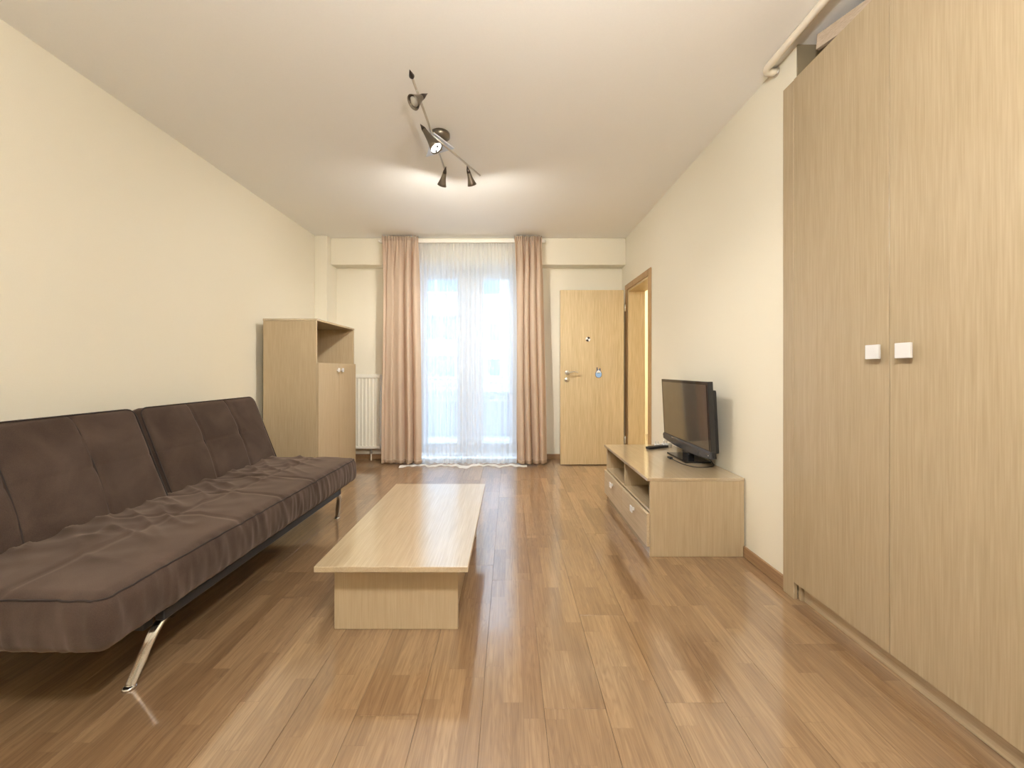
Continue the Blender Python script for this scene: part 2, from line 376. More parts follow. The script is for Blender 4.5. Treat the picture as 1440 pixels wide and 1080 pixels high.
# casing on the room side
add_box(bm, XR-0.014, XR, DY0-0.065, DY0, 0, DZ+0.065, 0.003, FO); add_box(bm, XR-0.014, XR, DY1, DY1+0.065, 0, DZ+0.065, 0.003, FO)
add_box(bm, XR-0.014, XR, DY0, DY1, DZ, DZ+0.065, 0.003, FO)
link('casing', bm, M['frame_wood'], door)
bm = bmesh.new()
add_box(bm, XR-0.002, XR+WT+0.01, DY0-0.001, DY0+0.02, 0, DZ, 0.002, FO); add_box(bm, XR-0.002, XR+WT+0.01, DY1-0.02, DY1+0.001, 0, DZ, 0.002, FO)
add_box(bm, XR-0.002, XR+WT+0.01, DY0, DY1, DZ-0.02, DZ+0.001, 0.002, FO)
link('jamb', bm, M['door_wood'], door)
for z in (0.25, 1.75):
    bm = bmesh.new(); add_tube(bm, [(1.317, 4.362, z), (1.317, 4.362, z+0.08)], 0.007, 10, off=FO); link('hinge', bm, M['satin'], door, smooth=True)
def px(x, y, Y): return Vector(((x-716)*Y/540, Y, CAMZ+(520-y)*Y/540))
h = px(797.5, 524, 4.368); kk = px(797, 534, 4.368)
bm = bmesh.new(); lathe(bm, [(0.026, 0), (0.026, 0.006), (0.02, 0.010)], align(h-FO, (0, -1, 0)))
add_tube(bm, [Vector(p)-FO for p in smooth_path([h, h+Vector((0, -0.05, 0)), h+Vector((0.03, -0.056, 0.004)), h+Vector((0.08, -0.055, 0.010)), h+Vector((0.115, -0.052, 0.002))], 5)], 0.0085, 10)
link('door_handle', bm, M['satin'], door, smooth=True)
bm = bmesh.new(); lathe(bm, [(0.026, 0), (0.026, 0.006), (0.02, 0.010), (0.008, 0.010), (0.008, 0.016)], align(kk-FO, (0, -1, 0)))
link('lock_rose', bm, M['satin'], door, smooth=True)
# quartered round disc
c = px(826.8, 477, 4.3675)-FO
dd = bpy.data.objects.new('round_disc', None); C.objects.link(dd); dd.parent = door; dd.location = c; dd['label'] = 'small round disc with alternating dark and white quarters'
for q in range(4):
    bm = bmesh.new(); vs = [(0, 0)]+[(0.027*math.cos(R(q*90+20+t*15)), 0.027*math.sin(R(q*90+20+t*15))) for t in range(7)]
    f = [bm.verts.new((x, -0.006, z)) for x, z in vs]; g = [bm.verts.new((x, 0.0, z)) for x, z in vs]
    bm.faces.new(f); bm.faces.new(g[::-1])
    for i in range(len(f)): bm.faces.new((f[i], g[i], g[(i+1) % len(f)], f[(i+1) % len(f)]))
    bmesh.ops.recalc_face_normals(bm, faces=bm.faces[:])
    link('quarter', bm, M['white_plastic'] if q % 2 else M['finial'], dd)
# pale blue sticker
c = px(841.7, 525, 4.3675)-FO
st = bpy.data.objects.new('sticker', None); C.objects.link(st); st.parent = door; st.location = c; st['label'] = 'small pale blue and white bottle-shaped sticker with two dark prongs'
def plate(name, pts, y0, y1, mat, par):
    bm = bmesh.new(); f = [bm.verts.new((x, y0, z)) for x, z in pts]; g = [bm.verts.new((x, y1, z)) for x, z in pts]
    bm.faces.new(f); bm.faces.new(g[::-1])
    for i in range(len(f)): bm.faces.new((f[i], g[i], g[(i+1) % len(f)], f[(i+1) % len(f)]))
    bmesh.ops.recalc_face_normals(bm, faces=bm.faces[:]); return link(name, bm, mat, par)
egg = [(0.033*math.cos(t)*(1-0.22*math.sin(t)), 0.044*math.sin(t)-0.004) for t in [i*2*math.pi/24 for i in range(24)]]
plate('sticker_outline', [(x*1.12, z*1.08) for x, z in egg], -0.0015, 0.0008, M['sticker_line'], st)
plate('sticker_body', egg, -0.003, 0.0, M['sticker_blue'], st)
plate('sticker_top', [(x*0.86, z*0.9) for x, z in egg if z > 0.004], -0.004, 0, M['white_plastic'], st)
plate('sticker_stripe', [(-0.014, 0.000), (0.014, 0.000), (0.014, 0.006), (-0.014, 0.006)], -0.005, 0, M['sticker_line'], st)
for s, hh in ((-1, 0.068), (1, 0.058)):
    plate('prong', [(s*0.016-0.006, 0.03), (s*0.016+0.006, 0.03), (s*0.016+0.005, hh), (s*0.016-0.005, hh)], -0.003, 0, M['sticker_line'], st)

# ------------------------------------------------------------------ balcony door (window_1)
win = empty('window_1', (-0.51, 4.84, 0), kind='structure'); win['label'] = 'white double-leaf glazed balcony door behind the voile'
WO = win.location
bm = bmesh.new(); Y0, Y1 = 4.80, 4.87
add_box(bm, OX0, OX0+0.055, Y0, Y1, 0, ZBEAM, 0.004, WO); add_box(bm, OX1-0.055, OX1, Y0, Y1, 0, ZBEAM, 0.004, WO)
add_box(bm, OX0, OX1, Y0, Y1, ZBEAM-0.05, ZBEAM, 0.004, WO); add_box(bm, OX0, OX1, Y0, Y1, 0, 0.05, 0.004, WO)
add_box(bm, -0.555, -0.415, Y0, Y1, 0.05, ZBEAM-0.05, 0.004, WO)
link('window_frame', bm, M['pvc'], win)
for (a, b) in ((OX0+0.05, -0.55), (-0.42, OX1-0.05)):
    bm = bmesh.new(); Y0, Y1 = 4.775, 4.84; s = 0.095
    add_box(bm, a, a+s, Y0, Y1, 0.04, ZBEAM-0.04, 0.005, WO); add_box(bm, b-s, b, Y0, Y1, 0.04, ZBEAM-0.04, 0.005, WO)
    add_box(bm, a+s, b-s, Y0, Y1, 0.04, 0.165, 0.005, WO); add_box(bm, a+s, b-s, Y0, Y1, 2.215, ZBEAM-0.04, 0.005, WO)
    lfo = link('leaf', bm, M['pvc'], win)
    pn = box('pane', (a+s-0.005-WO.x, b-s+0.005-WO.x, 4.81-WO.y, 4.816-WO.y, 0.16, 2.22), M['glass'], None, bev=0); pn.parent = lfo
bm = bmesh.new(); add_box(bm, -0.395, -0.37, 4.765, 4.777, 0.98, 1.10, 0.003, WO); add_box(bm, -0.391, -0.374, 4.72, 4.765, 1.05, 1.067, 0.003, WO); add_box(bm, -0.391, -0.374, 4.72, 4.735, 0.94, 1.067, 0.003, WO)
link('window_handle', bm, M['white_plastic'], win)

# ------------------------------------------------------------------ outside
box('floor_balcony', (-3.2, 1.3, 4.95, 6.15, -0.16, -0.03), M['concrete'], bev=0.01, kind='structure')
rl = empty('balcony_railing', (-0.5, 6.05, -0.03), 'pale balcony parapet of solid panels under a thin metal handrail', 'railing')
for i in range(5):
    x = -3.15+i*0.89
    box('railing_panel', (x+0.01, x+0.88, 6.05, 6.07, 0.03, 0.74), M['parapet'], rl, bev=0.004)
    bm = bmesh.new(); add_tube(bm, [(x-0.003, 6.04, -0.03), (x-0.003, 6.04, 0.885)], 0.018, 8, off=rl.location); link('post', bm, M['satin'], rl, smooth=True)
bm = bmesh.new(); add_tube(bm, [(-3.2, 6.04, 0.885), (1.3, 6.04, 0.885)], 0.022, 10, off=rl.location); link('handrail', bm, M['satin'], rl, smooth=True)
bm = bmesh.new(); add_tube(bm, [(-3.2, 6.04, 0.60), (1.3, 6.04, 0.60)], 0.012, 8, off=rl.location); link('lower_rail', bm, M['satin'], rl, smooth=True)

bd = empty('apartment_building', (-4, 22, -9), 'pale rendered apartment block with blue-tinted windows seen through the voile', 'building')
box('facade', (-30, 24, 22.0, 30, -9, 14), M['facade'], bd, bev=0)
def bwin(x0, y0, x1, y1, Y=22.0):
    a = px(x0, y1, Y); b_ = px(x1, y0, Y)
    f = bmesh.new(); add_box(f, a.x-0.08, b_.x+0.08, 21.93, 22.0, a.z-0.08, b_.z+0.08, 0.02, bd.location)
    w = link('window', f, M['pvc'], bd)
    p = box('pane', (a.x, b_.x, 21.90, 21.94, a.z, b_.z), M['facade_glass'], None, bev=0)
    p.data.transform(Matrix.Translation(-Vector(bd.location))); p.parent = w
for r_ in ((600, 446, 620, 478), (623, 446, 643, 478), (687, 456, 702, 479), (585, 392, 612, 411), (615, 392, 644, 411), (668, 392, 703, 414), (600, 500, 640, 530), (686, 505, 703, 528),
           (510, 446, 550, 478), (760, 456, 790, 479), (510, 392, 550, 411), (760, 392, 800, 414)):
    bwin(*r_)
for y_ in (441, 545):
    a = px(596, y_+3, 21.3); box('ledge', (a.x-6, a.x+1.9, 21.2, 22.0, a.z, a.z+0.12), M['facade'], bd, bev=0.02)
box('ground', (-40, 40, 6.4, 60, -9.3, -9), M['concrete'], bev=0, kind='structure')
def tree(name_label, x, y, z0, seed):
    rnd = random.Random(seed); t = empty('bare_tree', (x, y, z0), name_label, 'tree')
    bt = bmesh.new(); bb = bmesh.new(); top = Vector((0, 0, 7.8))
    add_tube(bt, [(0, 0, 0), (0.05, 0, 3), (0, 0.1, 6), top], [0.16, 0.13, 0.10, 0.07], 8)
    def branch(p, d, L_, r, depth):
        pts = [p]; q = p.copy(); dd_ = d.copy()
        for i in range(4):
            dd_ = (dd_ + Vector((rnd.uniform(-.25, .25), rnd.uniform(-.25, .25), rnd.uniform(-.1, .2)))).normalized(); q = q + dd_*L_/4; pts.append(q.copy())
        rings = []
        for i in range(len(pts)):
            rr = r*(1-0.7*i/4); a = dd_.cross(Vector((0, 0.3, 1))).normalized(); b__ = dd_.cross(a).normalized()
            rings.append([bb.verts.new(pts[i]+a*math.cos(k*2.094)*rr+b__*math.sin(k*2.094)*rr) for k in range(3)])
        for i in range(4):
            for k in range(3): bb.faces.new((rings[i][k], rings[i][(k+1) % 3], rings[i+1][(k+1) % 3], rings[i+1][k]))
        if depth:
            for i in range(3 if depth > 1 else 4):
                branch(pts[rnd.randint(1, 4)], (dd_+Vector((rnd.uniform(-.9, .9), rnd.uniform(-.9, .9), rnd.uniform(-.3, .6)))).normalized(), L_*0.62, r*0.5, depth-1)
    for i in range(10):
        an = rnd.uniform(0, 6.28); branch(Vector((0, 0, rnd.uniform(5.5, 7.8))), Vector((math.cos(an), math.sin(an), rnd.uniform(0.1, 1.2))).normalized(), 2.2, 0.045, 3)
    link('trunk', bt, M['bark'], t, smooth=True); o = link('branches', bb, M['bark'], t); o['kind'] = 'stuff'
tree('bare twiggy tree outside, seen through the left leaf of the balcony door', -3.6, 13, -9.0+1.5, 3)
tree('bare twiggy tree outside, seen through the right leaf of the balcony door', 3.4, 17, -9.0+1.2, 5)

# ------------------------------------------------------------------ curtains
tr = empty('curtain_rail', (-0.545, 4.44, 2.57), 'slim white curtain rail across the beam above the balcony door', 'curtain rail')
box('rail_bar', (-1.493, 0.402, 4.425, 4.452, 2.553, 2.592), M['track_white'], tr, bev=0.003)
for x in (-1.40, -0.55, 0.33): box('bracket', (x-0.012, x+0.012, 4.45, 4.521, 2.56, 2.585), M['track_white'], tr, bev=0.002)
for x, s in ((-1.493, -1), (0.402, 1)):
    bm = bmesh.new(); lathe(bm, [(0.012, 0), (0.016, 0.004), (0.016, 0.016), (0.008, 0.022)], align(Vector((x, 4.438, 2.572))-tr.location, (s, 0, 0)), 12); link('end_cap', bm, M['track_white'], tr, smooth=True)

def drape(name, label, xt0, xt1, xb0, xb1, folds, seed, yc, group=None):
    rnd = random.Random(seed); root = empty(name, ((xb0+xb1)/2, yc, 0.02), label, 'curtain', group)
    nu, nv = 150, 60; zt, zb = 2.60, 0.022
    ph = [rnd.uniform(0, 6.28) for _ in range(6)]; fr = [rnd.uniform(0.75, 1.3) for _ in range(6)]
    def P(u, v):
        z = zt+(zb-zt)*v; x0 = xt0+(xb0-xt0)*v; x1 = xt1+(xb1-xt1)*v
        w = u+0.018*math.sin(6.28*u*2.3*fr[0]+ph[0]+v*0.8)
        gather = math.exp(-v*16)
        a = 0.044*(0.85+0.5*math.sin(5*u*fr[1]+ph[1]))*(0.55+0.45*min(1, v*5))*(1-0.65*gather)
        y = a*math.sin(6.28*folds*w+ph[2]+0.5*math.sin(v*2.5+ph[3])) + 0.010*math.sin(6.28*folds*2.1*w+ph[4]+v)*(0.4+0.6*v)
        y += gather*0.013*math.sin(6.28*folds*3.2*u+ph[5])
        x = x0+(x1-x0)*u + 0.020*math.cos(6.28*folds*w+ph[2])*min(1, v*5) + 0.006*math.sin(v*5+u*4)
        pinch = 0.004*math.sin(6.28*folds*3*u)*gather
        return Vector((x, yc+y, z+pinch))-root.location
    def strip(v0, v1, n):
        bm = bmesh.new(); g = [[bm.verts.new(P(i/nu, v0+(v1-v0)*j/n)) for i in range(nu+1)] for j in range(n+1)]
        for j in range(n):
            for i in range(nu): bm.faces.new((g[j][i], g[j][i+1], g[j+1][i+1], g[j+1][i]))
        return bm
    o = link('curtain_cloth', strip(0, 0.985, nv), M['drape'], root, smooth=True)
    o2 = link('hem', strip(0.985, 1.0, 3), M['hem'], root, smooth=True)
    o3 = link('heading_tape', strip(-0.004, 0.014, 3), M['drape'], root, smooth=True)
    for q in (o2, o3):
        md = q.modifiers.new('thick', 'SOLIDIFY'); md.thickness = 0.004; md.offset = 0
    return root
drape('drape', 'long beige drape hanging left of the voile, beside the radiator', -1.45, -1.035, -1.46, -1.02, 4.1, 11, 4.385, 'beige drapes of the balcony door')
drape('drape', 'long beige drape hanging right of the voile, beside the open door', 0.062, 0.375, 0.075, 0.415, 4.2, 23, 4.385, 'beige drapes of the balcony door')

sh = empty('sheer_curtain', (-0.5, 4.465, 0), 'white voile sheer covering the balcony door, its hem trailing on the floor', 'curtain')
bm = bmesh.new(); nu, nv = 520, 46; x0, x1 = -1.33, 0.34; rnd = random.Random(4)
g = []
for j in range(nv+1):
    v = j/nv; row = []
    for i in range(nu+1):
        u = i/nu; gat = math.exp(-v*14)
        f1 = 24+3*math.sin(3.1*u)
        w = u+0.006*math.sin(u*31+v*1.2)+0.004*noise.noise(Vector((u*20, v*1.5, 0)))
        amp = 0.016*(0.55+0.9*abs(noise.noise(Vector((u*9, 3, v*0.6)))) )*(1-0.5*gat)
        # a deeper bundle of folds in the middle, where the two leaves meet
        amp += 0.012*math.exp(-((u-0.47)/0.05)**2)*(0.3+v)
        y = amp*math.sin(6.28*f1*w)+0.004*math.sin(6.28*61*u+v*2)*(0.3+gat)
        z = 2.567*(1-v)+0.006
        if v > 0.975: y -= (v-0.975)*1.3*(0.75+0.35*math.sin(u*37)); 
        row.append(bm.verts.new(Vector((x0+(x1-x0)*u, 4.468+y, z))-sh.location))
    g.append(row)
for j in range(nv):
    for i in range(nu): bm.faces.new((g[j][i], g[j][i+1], g[j+1][i+1], g[j+1][i]))
link('voile_cloth', bm, M['sheer'], sh, smooth=True)
# trailing hem lying on the floor in waves
bm = bmesh.new(); n = 220; rows = []
for j in range(5):
    row = []
    for i in range(n+1):
        u = i/n; x = -1.22+1.42*u; wob = 0.035*math.sin(x*17+0.6)+0.02*math.sin(x*33+2)+0.012*math.sin(x*71)
        yy = 4.40-0.005-(0.012+0.018*j)*(1.0+0.3*math.sin(x*9)) + wob*(0.5+0.14*j)-0.02
        zz = 0.0035+0.016*math.sin(math.pi*j/4)*(0.7+0.3*math.sin(x*29))
        row.append(bm.verts.new(Vector((x, yy, zz))-sh.location))
    rows.append(row)
for j in range(4):
    for i in range(n): bm.faces.new((rows[j][i], rows[j][i+1], rows[j+1][i+1], rows[j+1][i]))
M['voile_hem'] = cloth('voile_hem', (0.84, 0.82, 0.78), (0.8, 0.8, 0.8), 0.1, 0.3)
link('hem', bm, M['voile_hem'], sh, smooth=True)

# ------------------------------------------------------------------ radiator
rd = empty('radiator', (-1.80, 4.60, 0), 'cream panel radiator with vertical flutes between tall cabinet and left drape', 'radiator')
RO = rd.location; rx0, rx1, rz0, rz1 = -2.07, -1.535, 0.145, 1.035
bm = bmesh.new(); nfl = 12; prof = []
pw = (rx1-rx0-0.02)/nfl
for i in range(nfl):
    x = rx0+0.01+i*pw
    prof += [(x, 0.0), (x+pw*0.30, 0.0), (x+pw*0.42, 0.012), (x+pw*0.88, 0.012)]
prof.append((rx1-0.01, 0.0))
for a_, b_ in zip(prof[:-1], prof[1:]):
    v = [bm.verts.new(Vector((p[0], 4.562+p[1], z))-RO) for p, z in ((a_, rz0+0.03), (b_, rz0+0.03), (b_, rz1-0.03), (a_, rz1-0.03))]; bm.faces.new(v)
add_box(bm, rx0, rx1, 4.560, 4.575, rz0, rz0+0.035, 0.004, RO); add_box(bm, rx0, rx1, 4.560, 4.575, rz1-0.05, rz1-0.012, 0.004, RO)
link('front_panel', bm, M['rad'], rd)
box('rear_panel', (rx0+0.005, rx1-0.005, 4.635, 4.648, rz0, rz1-0.015), M['rad'], rd)
for x in (rx0, rx1-0.008): box('side_cover', (x, x+0.008, 4.565, 4.645, rz0, rz1-0.008), M['rad'], rd)
bm = bmesh.new(); add_box(bm, rx0, rx1, 4.562, 4.568, rz1-0.012, rz1, 0.001, RO); add_box(bm, rx0, rx1, 4.640, 4.646, rz1-0.012, rz1, 0.001, RO)
for i in range(26):
    x = rx0+(i+0.25)*(rx1-rx0)/26; add_box(bm, x, x+0.007, 4.566, 4.642, rz1-0.010, rz1-0.004, 0, RO)
link('top_grille', bm, M['rad'], rd)
for x in (rx0+0.10, rx1-0.12):
    bm = bmesh.new(); add_tube(bm, [(x, 4.605, rz0+0.01), (x, 4.605, 0.0)], 0.009, 8, off=RO); link('supply_pipe', bm, M['rad'], rd, smooth=True)
    bm = bmesh.new(); add_tube(bm, [(x, 4.605, 0.085), (x, 4.605, 0.125)], 0.016, 10, off=RO); link('valve', bm, M['satin'], rd, smooth=True)
for x in (rx0+0.06, rx1-0.08): box('wall_bracket', (x, x+0.02, 4.646, 4.672, 0.3, 0.9), M['rad'], rd)

# ------------------------------------------------------------------ tall cabinet
cb = empty('tall_cabinet', (-1.93, 3.79, 0), 'tall light oak cabinet with an open top bay and two doors by the left wall', 'cabinet')
x0, x1, y0, y1, H, t = -2.166, -1.698, 3.38, 4.205, 1.537, 0.018
SH = 1.150
box('side_panel', (x0, x1, y0, y0+t, 0, H-t), M['oak_z'], cb); box('side_panel', (x0, x1, y1-t, y1, 0, H-t), M['oak_z'], cb)
box('top_panel', (x0-0.002, x1+0.004, y0-0.002, y1+0.002, H-t, H), M['oak_y'], cb)
box('shelf', (x0+0.006, x1, y0+t, y1-t, SH-t, SH), M['oak_y'], cb); box('bottom_panel', (x0+0.006, x1, y0+t, y1-t, 0.06, 0.06+t), M['oak_y'], cb)
box('back_panel', (x0, x0+0.006, y0+t, y1-t, 0.06, H-t), M['oak_z'], cb); box('plinth', (x1-0.04, x1-0.022, y0+t, y1-t, 0, 0.06), M['oak_z'], cb)
ym = (y0+y1)/2
for a, b_, hy in ((y0+0.002, ym-0.0015, ym-0.045), (ym+0.0015, y1-0.002, ym+0.045)):
    d_ = box('door', (x1+0.001, x1+0.019, a, b_, 0.062, SH-0.003), M['oak_z'], cb)
    hb = bmesh.new(); o_ = cb.location; add_box(hb, x1+0.019, x1+0.036, hy-0.006, hy+0.006, 1.075, 1.087, 0, o_); add_box(hb, x1+0.034, x1+0.042, hy-0.018, hy+0.018, 1.063, 1.103, 0.002, o_)
    link('handle', hb, M['handle_white'], d_)

# ------------------------------------------------------------------ sofa bed
sf = empty('sofa_bed', (-1.60, 2.0, 0), 'brown velour click-clack sofa bed with chrome legs along the left wall', 'sofa', rz=R(0.0))
SO = Vector(sf.location)
SR = R(0.8)   # the sofa stands slightly askew to the wall
sf.rotation_euler = (0, 0, -SR)
def groove(d, w, depth): return -depth*math.exp(-(d/w)**2)
# seat : x -2.0..-1.17, y 1.08..2.93
def seat_fn(p, n):
    q = p.copy()
    # p local: x +-0.40, y +-0.92, z +-0.095
    top = max(0, n.z) if abs(p.z) > 0.05 else 0
    if p.z > 0.04:
        Y = p.y; X = p.x
        e = (1-(X/0.42)**4)*(1-(Y/0.95)**6)
        q.z += 0.012*max(0, e)
        for s in (-0.31, 0.31, -0.0): q.z += groove(Y-s-0.02*math.sin(X*9), 0.010, 0.006)
        q.z += groove(X-0.10-0.01*math.sin(Y*3), 0.009, 0.006)
        # wrinkles fanning from the backrest joint
        wr = noise.noise(Vector((X*3.0+Y*2.2, Y*13-X*5, 1.3)))
        wr2 = 1-abs(noise.noise(Vector((X*2.0-Y*1.0, Y*9+X*6, 4.7))))*2.2
        fade = max(0, min(1, (0.34-X)/0.35))*max(0, min(1, (Y+0.95)/0.4))
        q.z += (0.008*wr + 0.017*max(0, wr2)**3)*fade
    if n.x > 0.3 or abs(n.y) > 0.3:      # gathered front and ends
        s = p.y if n.x > 0.3 else p.x*1.0
        f = 0.007*noise.noise(Vector((s*26+p.z*6, p.z*3, 2)))+0.004*noise.noise(Vector((s*60, p.z*8, 6)))
        q += Vector((n.x, n.y, 0))*f
        # bellied side, drawn in under the piping
        q += Vector((n.x, n.y, 0))*(-0.004 + 0.012*math.cos(p.z/0.095*1.4))
    if p.z < -0.05: q -= Vector((p.x/0.4, p.y/0.92, 0))*0.018*max(0, (-p.z-0.05)/0.045)
    return q
def seat_path():
    return None
bm = bmesh.new()
SW, SL, SHT = 0.83, 1.81, 0.185
def seat_map(p, n):
    q = seat_fn(p, n)
    return Vector((-1.590, 2.028, 0.3275))+q-SO
SR_ = 0.036
rounded_box(bm, (SW, SL, SHT), SR_, (60, 190, 14), seat_map)
seat = link('seat_cushion', bm, M['velvet'], sf, smooth=True)
# piping round the seat's top edge
def rrect(hx, hy, r, n=8):
    pts = []
    for cx, cy, a0 in ((hx-r, hy-r, 0), (-hx+r, hy-r, 90), (-hx+r, -hy+r, 180), (hx-r, -hy+r, 270)):
        for i in range(n+1): a = R(a0+90*i/n); pts.append((cx+r*math.cos(a), cy+r*math.sin(a)))
    return pts
loop = []
def edge_pt(qx, qy, a):
    n_ = Vector((math.cos(a)*0.80, math.sin(a)*0.80, 0.60)); p_ = Vector((qx, qy, SHT/2-SR_))+n_*SR_
    return seat_map(p_, n_)+n_*0.0012
hx_, hy_ = SW/2-SR_, SL/2-SR_
for (qx, qy), a0, (ex, ey) in (((hx_, hy_), 0, (-hx_, hy_)), ((-hx_, hy_), 90, (-hx_, -hy_)), ((-hx_, -hy_), 180, (hx_, -hy_)), ((hx_, -hy_), 270, (hx_, hy_))):
    for t_ in range(5): loop.append(edge_pt(qx, qy, R(a0+t_*22.5)))
    k_ = int(math.dist((qx, qy), (ex, ey))/0.02)
    for t_ in range(1, k_): loop.append(edge_pt(qx+(ex-qx)*t_/k_, qy+(ey-qy)*t_/k_, R(a0+90)))
loop.append(loop[0])
bm = bmesh.new(); add_tube(bm, loop, 0.0032, 6, cap=False)
link('piping', bm, M['piping'], seat, smooth=True)
# backrests
BT = 0.13
ax_b = Vector((-1.775, 0, 0.385)); ax_t = Vector((-1.975, 0, 0.890)); up_ = (ax_t-ax_b).normalized(); nrm = Vector((up_.z, 0, -up_.x)); BHt = (ax_t-ax_b).length
for (ya, yb_) in ((1.115, 2.026), (2.037, 2.945)):
    Lb = yb_-ya; yc_ = (ya+yb_)/2
    def back_map(p, n, yc_=yc_, Lb=Lb):
        # p: x = out of the face, y along, z up the cushion
        q = p.copy()
        if n.x > 0.3 and p.x > 0:
            q.x += 0.012*(1-(p.y/(Lb/2))**4)*(1-(p.z/(BHt/2))**4)
            for s in (-Lb/6+0.015, Lb/6+0.015):
                q.x += groove(p.y-s+0.03*(p.z/BHt)**2*2, 0.006, 0.008)
            q.x += groove(p.z-0.01, 0.006, 0.0035)
            for s in (-Lb/6+0.015, Lb/6+0.015): q.x -= 0.006*math.exp(-((p.y-s)**2+(p.z-0.01)**2)/0.0012)
            q.x += 0.004*noise.noise(Vector((p.y*5, p.z*5, yc_)))
            q.x += 0.008*max(0, -p.z/BHt*2-0.6)*noise.noise(Vector((p.y*14, p.z*4, yc_)))
        return Vector((0, yc_, 0))+(ax_b+ax_t)/2 + up_*q.z + nrm*(q.x-BT/2) + Vector((0, q.y, 0)) - SO
    bm = bmesh.new(); rounded_box(bm, (BT, Lb, BHt), 0.035, (8, 120, 70), back_map)
    bk = link('back_cushion', bm, M['velvet'], sf, smooth=True)
    pp = rrect(Lb/2-0.008, BHt/2-0.008, 0.045); pp.append(pp[0])
    bm = bmesh.new(); add_tube(bm, [Vector((0, yc_+a, 0))+(ax_b+ax_t)/2+up_*b__+nrm*(-0.007)-SO for a, b__ in pp], 0.004, 6, cap=False); link('piping', bm, M['piping'], bk, smooth=True)
    # dark stitched seams
    for s in (-Lb/6+0.015, Lb/6+0.015):
        pts = []
        for i in range(31):
            z = BHt*0.485-BHt*0.97*i/30; yv = s-0.06*(z/BHt)**2
            bul = 0.012*(1-(yv/(Lb/2))**4)*(1-(z/(BHt/2))**4)
            pts.append(Vector((0, yc_+yv, 0))+(ax_b+ax_t)/2+up_*z+nrm*(bul-0.0075-(0.012 if abs(z) > BHt*0.46 else 0))-SO)
        bm = bmesh.new(); add_tube(bm, pts, 0.0025, 5); link('seam', bm, M['piping'], bk, smooth=True)
# steel frame
bm = bmesh.new()
for x in (-1.225, -1.95): add_box(bm, x-0.018, x+0.018, 1.36, 2.74, 0.200, 0.240, 0.004, SO)
for y in (1.32, 2.0, 2.70): add_box(bm, -1.95, -1.225, y-0.018, y+0.018, 0.202, 0.238, 0.003, SO)
link('frame_rail', bm, M['dark_rail'], sf)
# back brackets holding the backrests
for y in (1.30, 2.03, 2.72): box('hinge_bracket', (-1.98+0, -1.90, y-0.02, y+0.02, 0.22, 0.50), M['dark_rail'], sf, bev=0.003)
# legs : curved flat chrome bars
def leg(xr, yr, s, back=False):
    k_ = 0 if back else 1
    pts = smooth_path([(xr, yr-s*0.01, 0.212), (xr, yr+s*0.045, 0.206), (xr-0.008*k_, yr+s*0.092, 0.160), (xr-0.025*k_, yr+s*0.115, 0.09), (xr-0.045*k_, yr+s*0.142, 0.004)], 6)
    bm = bmesh.new(); add_tube(bm, pts, 0.017, 10, off=SO, flat=0.45, up=(0, -s, 0.3)); o = link('leg', bm, M['chrome'], sf, smooth=True)
    bm = bmesh.new(); e = pts[-1]; lathe(bm, [(0.020, 0), (0.020, 0.006), (0.015, 0.010)], Matrix.Translation(e-SO-Vector((0, 0, 0.004))), 12); f = link('foot_pad', bm, M['chrome'], o, smooth=True)
leg(-1.240, 1.455, -1); leg(-1.225, 2.67, 1); leg(-1.95, 1.435, -1, True); leg(-1.95, 2.66, 1, True)

# ------------------------------------------------------------------ coffee table
ct = empty('coffee_table', (-0.47, 2.05, 0), 'low light oak coffee table with an overhanging top in the middle of the floor', 'table')
box('tabletop', (-0.768, -0.162, 1.508, 2.605, 0.290, 0.312), M['oak_y'], ct, bev=0.0015)
for y in (1.607, 2.488): box('end_panel', (-0.732, -0.214, y, y+0.018, 0, 0.290), M['oak_z'], ct)
for x in (-0.712, -0.252): box('side_panel', (x, x+0.018, 1.625, 2.488, 0, 0.290), M['oak_z'], ct)

# ------------------------------------------------------------------ TV stand
ts = empty('tv_stand', (1.09, 2.73, 0), 'low light oak television stand with open bays above two drawers', 'tv stand')
x0, x1, y0, y1, H = 0.819, 1.366, 2.230, 3.225, 0.457
box('top_panel', (0.800, x1, y0-0.003, y1+0.008, H-0.018, H), M['oak_y'], ts)
for y in (y0, y1-0.018): box('side_panel', (x0, x1, y, y+0.018, 0, H-0.018), M['oak_z'], ts)
box('shelf', (x0+0.002, x1-0.01, y0+0.018, y1-0.018, 0.249, 0.265), M['oak_y'], ts)
box('bottom_panel', (x0+0.002, x1-0.01, y0+0.018, y1-0.018, 0.042, 0.058), M['oak_y'], ts)
box('back_panel', (x1-0.008, x1-0.002, y0+0.018, y1-0.018, 0.04, H-0.018), M['oak_z'], ts)
box('divider', (x0+0.001, x1-0.01, 2.728-0.009, 2.728+0.009, 0.265, H-0.018), M['oak_z'], ts)
box('plinth', (x0+0.004, x0+0.02, y0+0.018, y1-0.018, 0, 0.042), M['oak_y'], ts)
for a, b_, ky in ((y0+0.003, 2.7265, 2.46), (2.7295, y1-0.003, 2.965)):
    d_ = box('drawer', (x0-0.019, x0-0.001, a, b_, 0.056, 0.249), M['oak_front'], ts)
    kb = bmesh.new(); o_ = ts.location; add_box(kb, x0-0.034, x0-0.019, ky-0.008, ky+0.008, 0.188, 0.204, 0, o_); add_box(kb, x0-0.042, x0-0.034, ky-0.02, ky+0.02, 0.176, 0.216, 0.002, o_)
    link('knob', kb, M['handle_white'], d_)

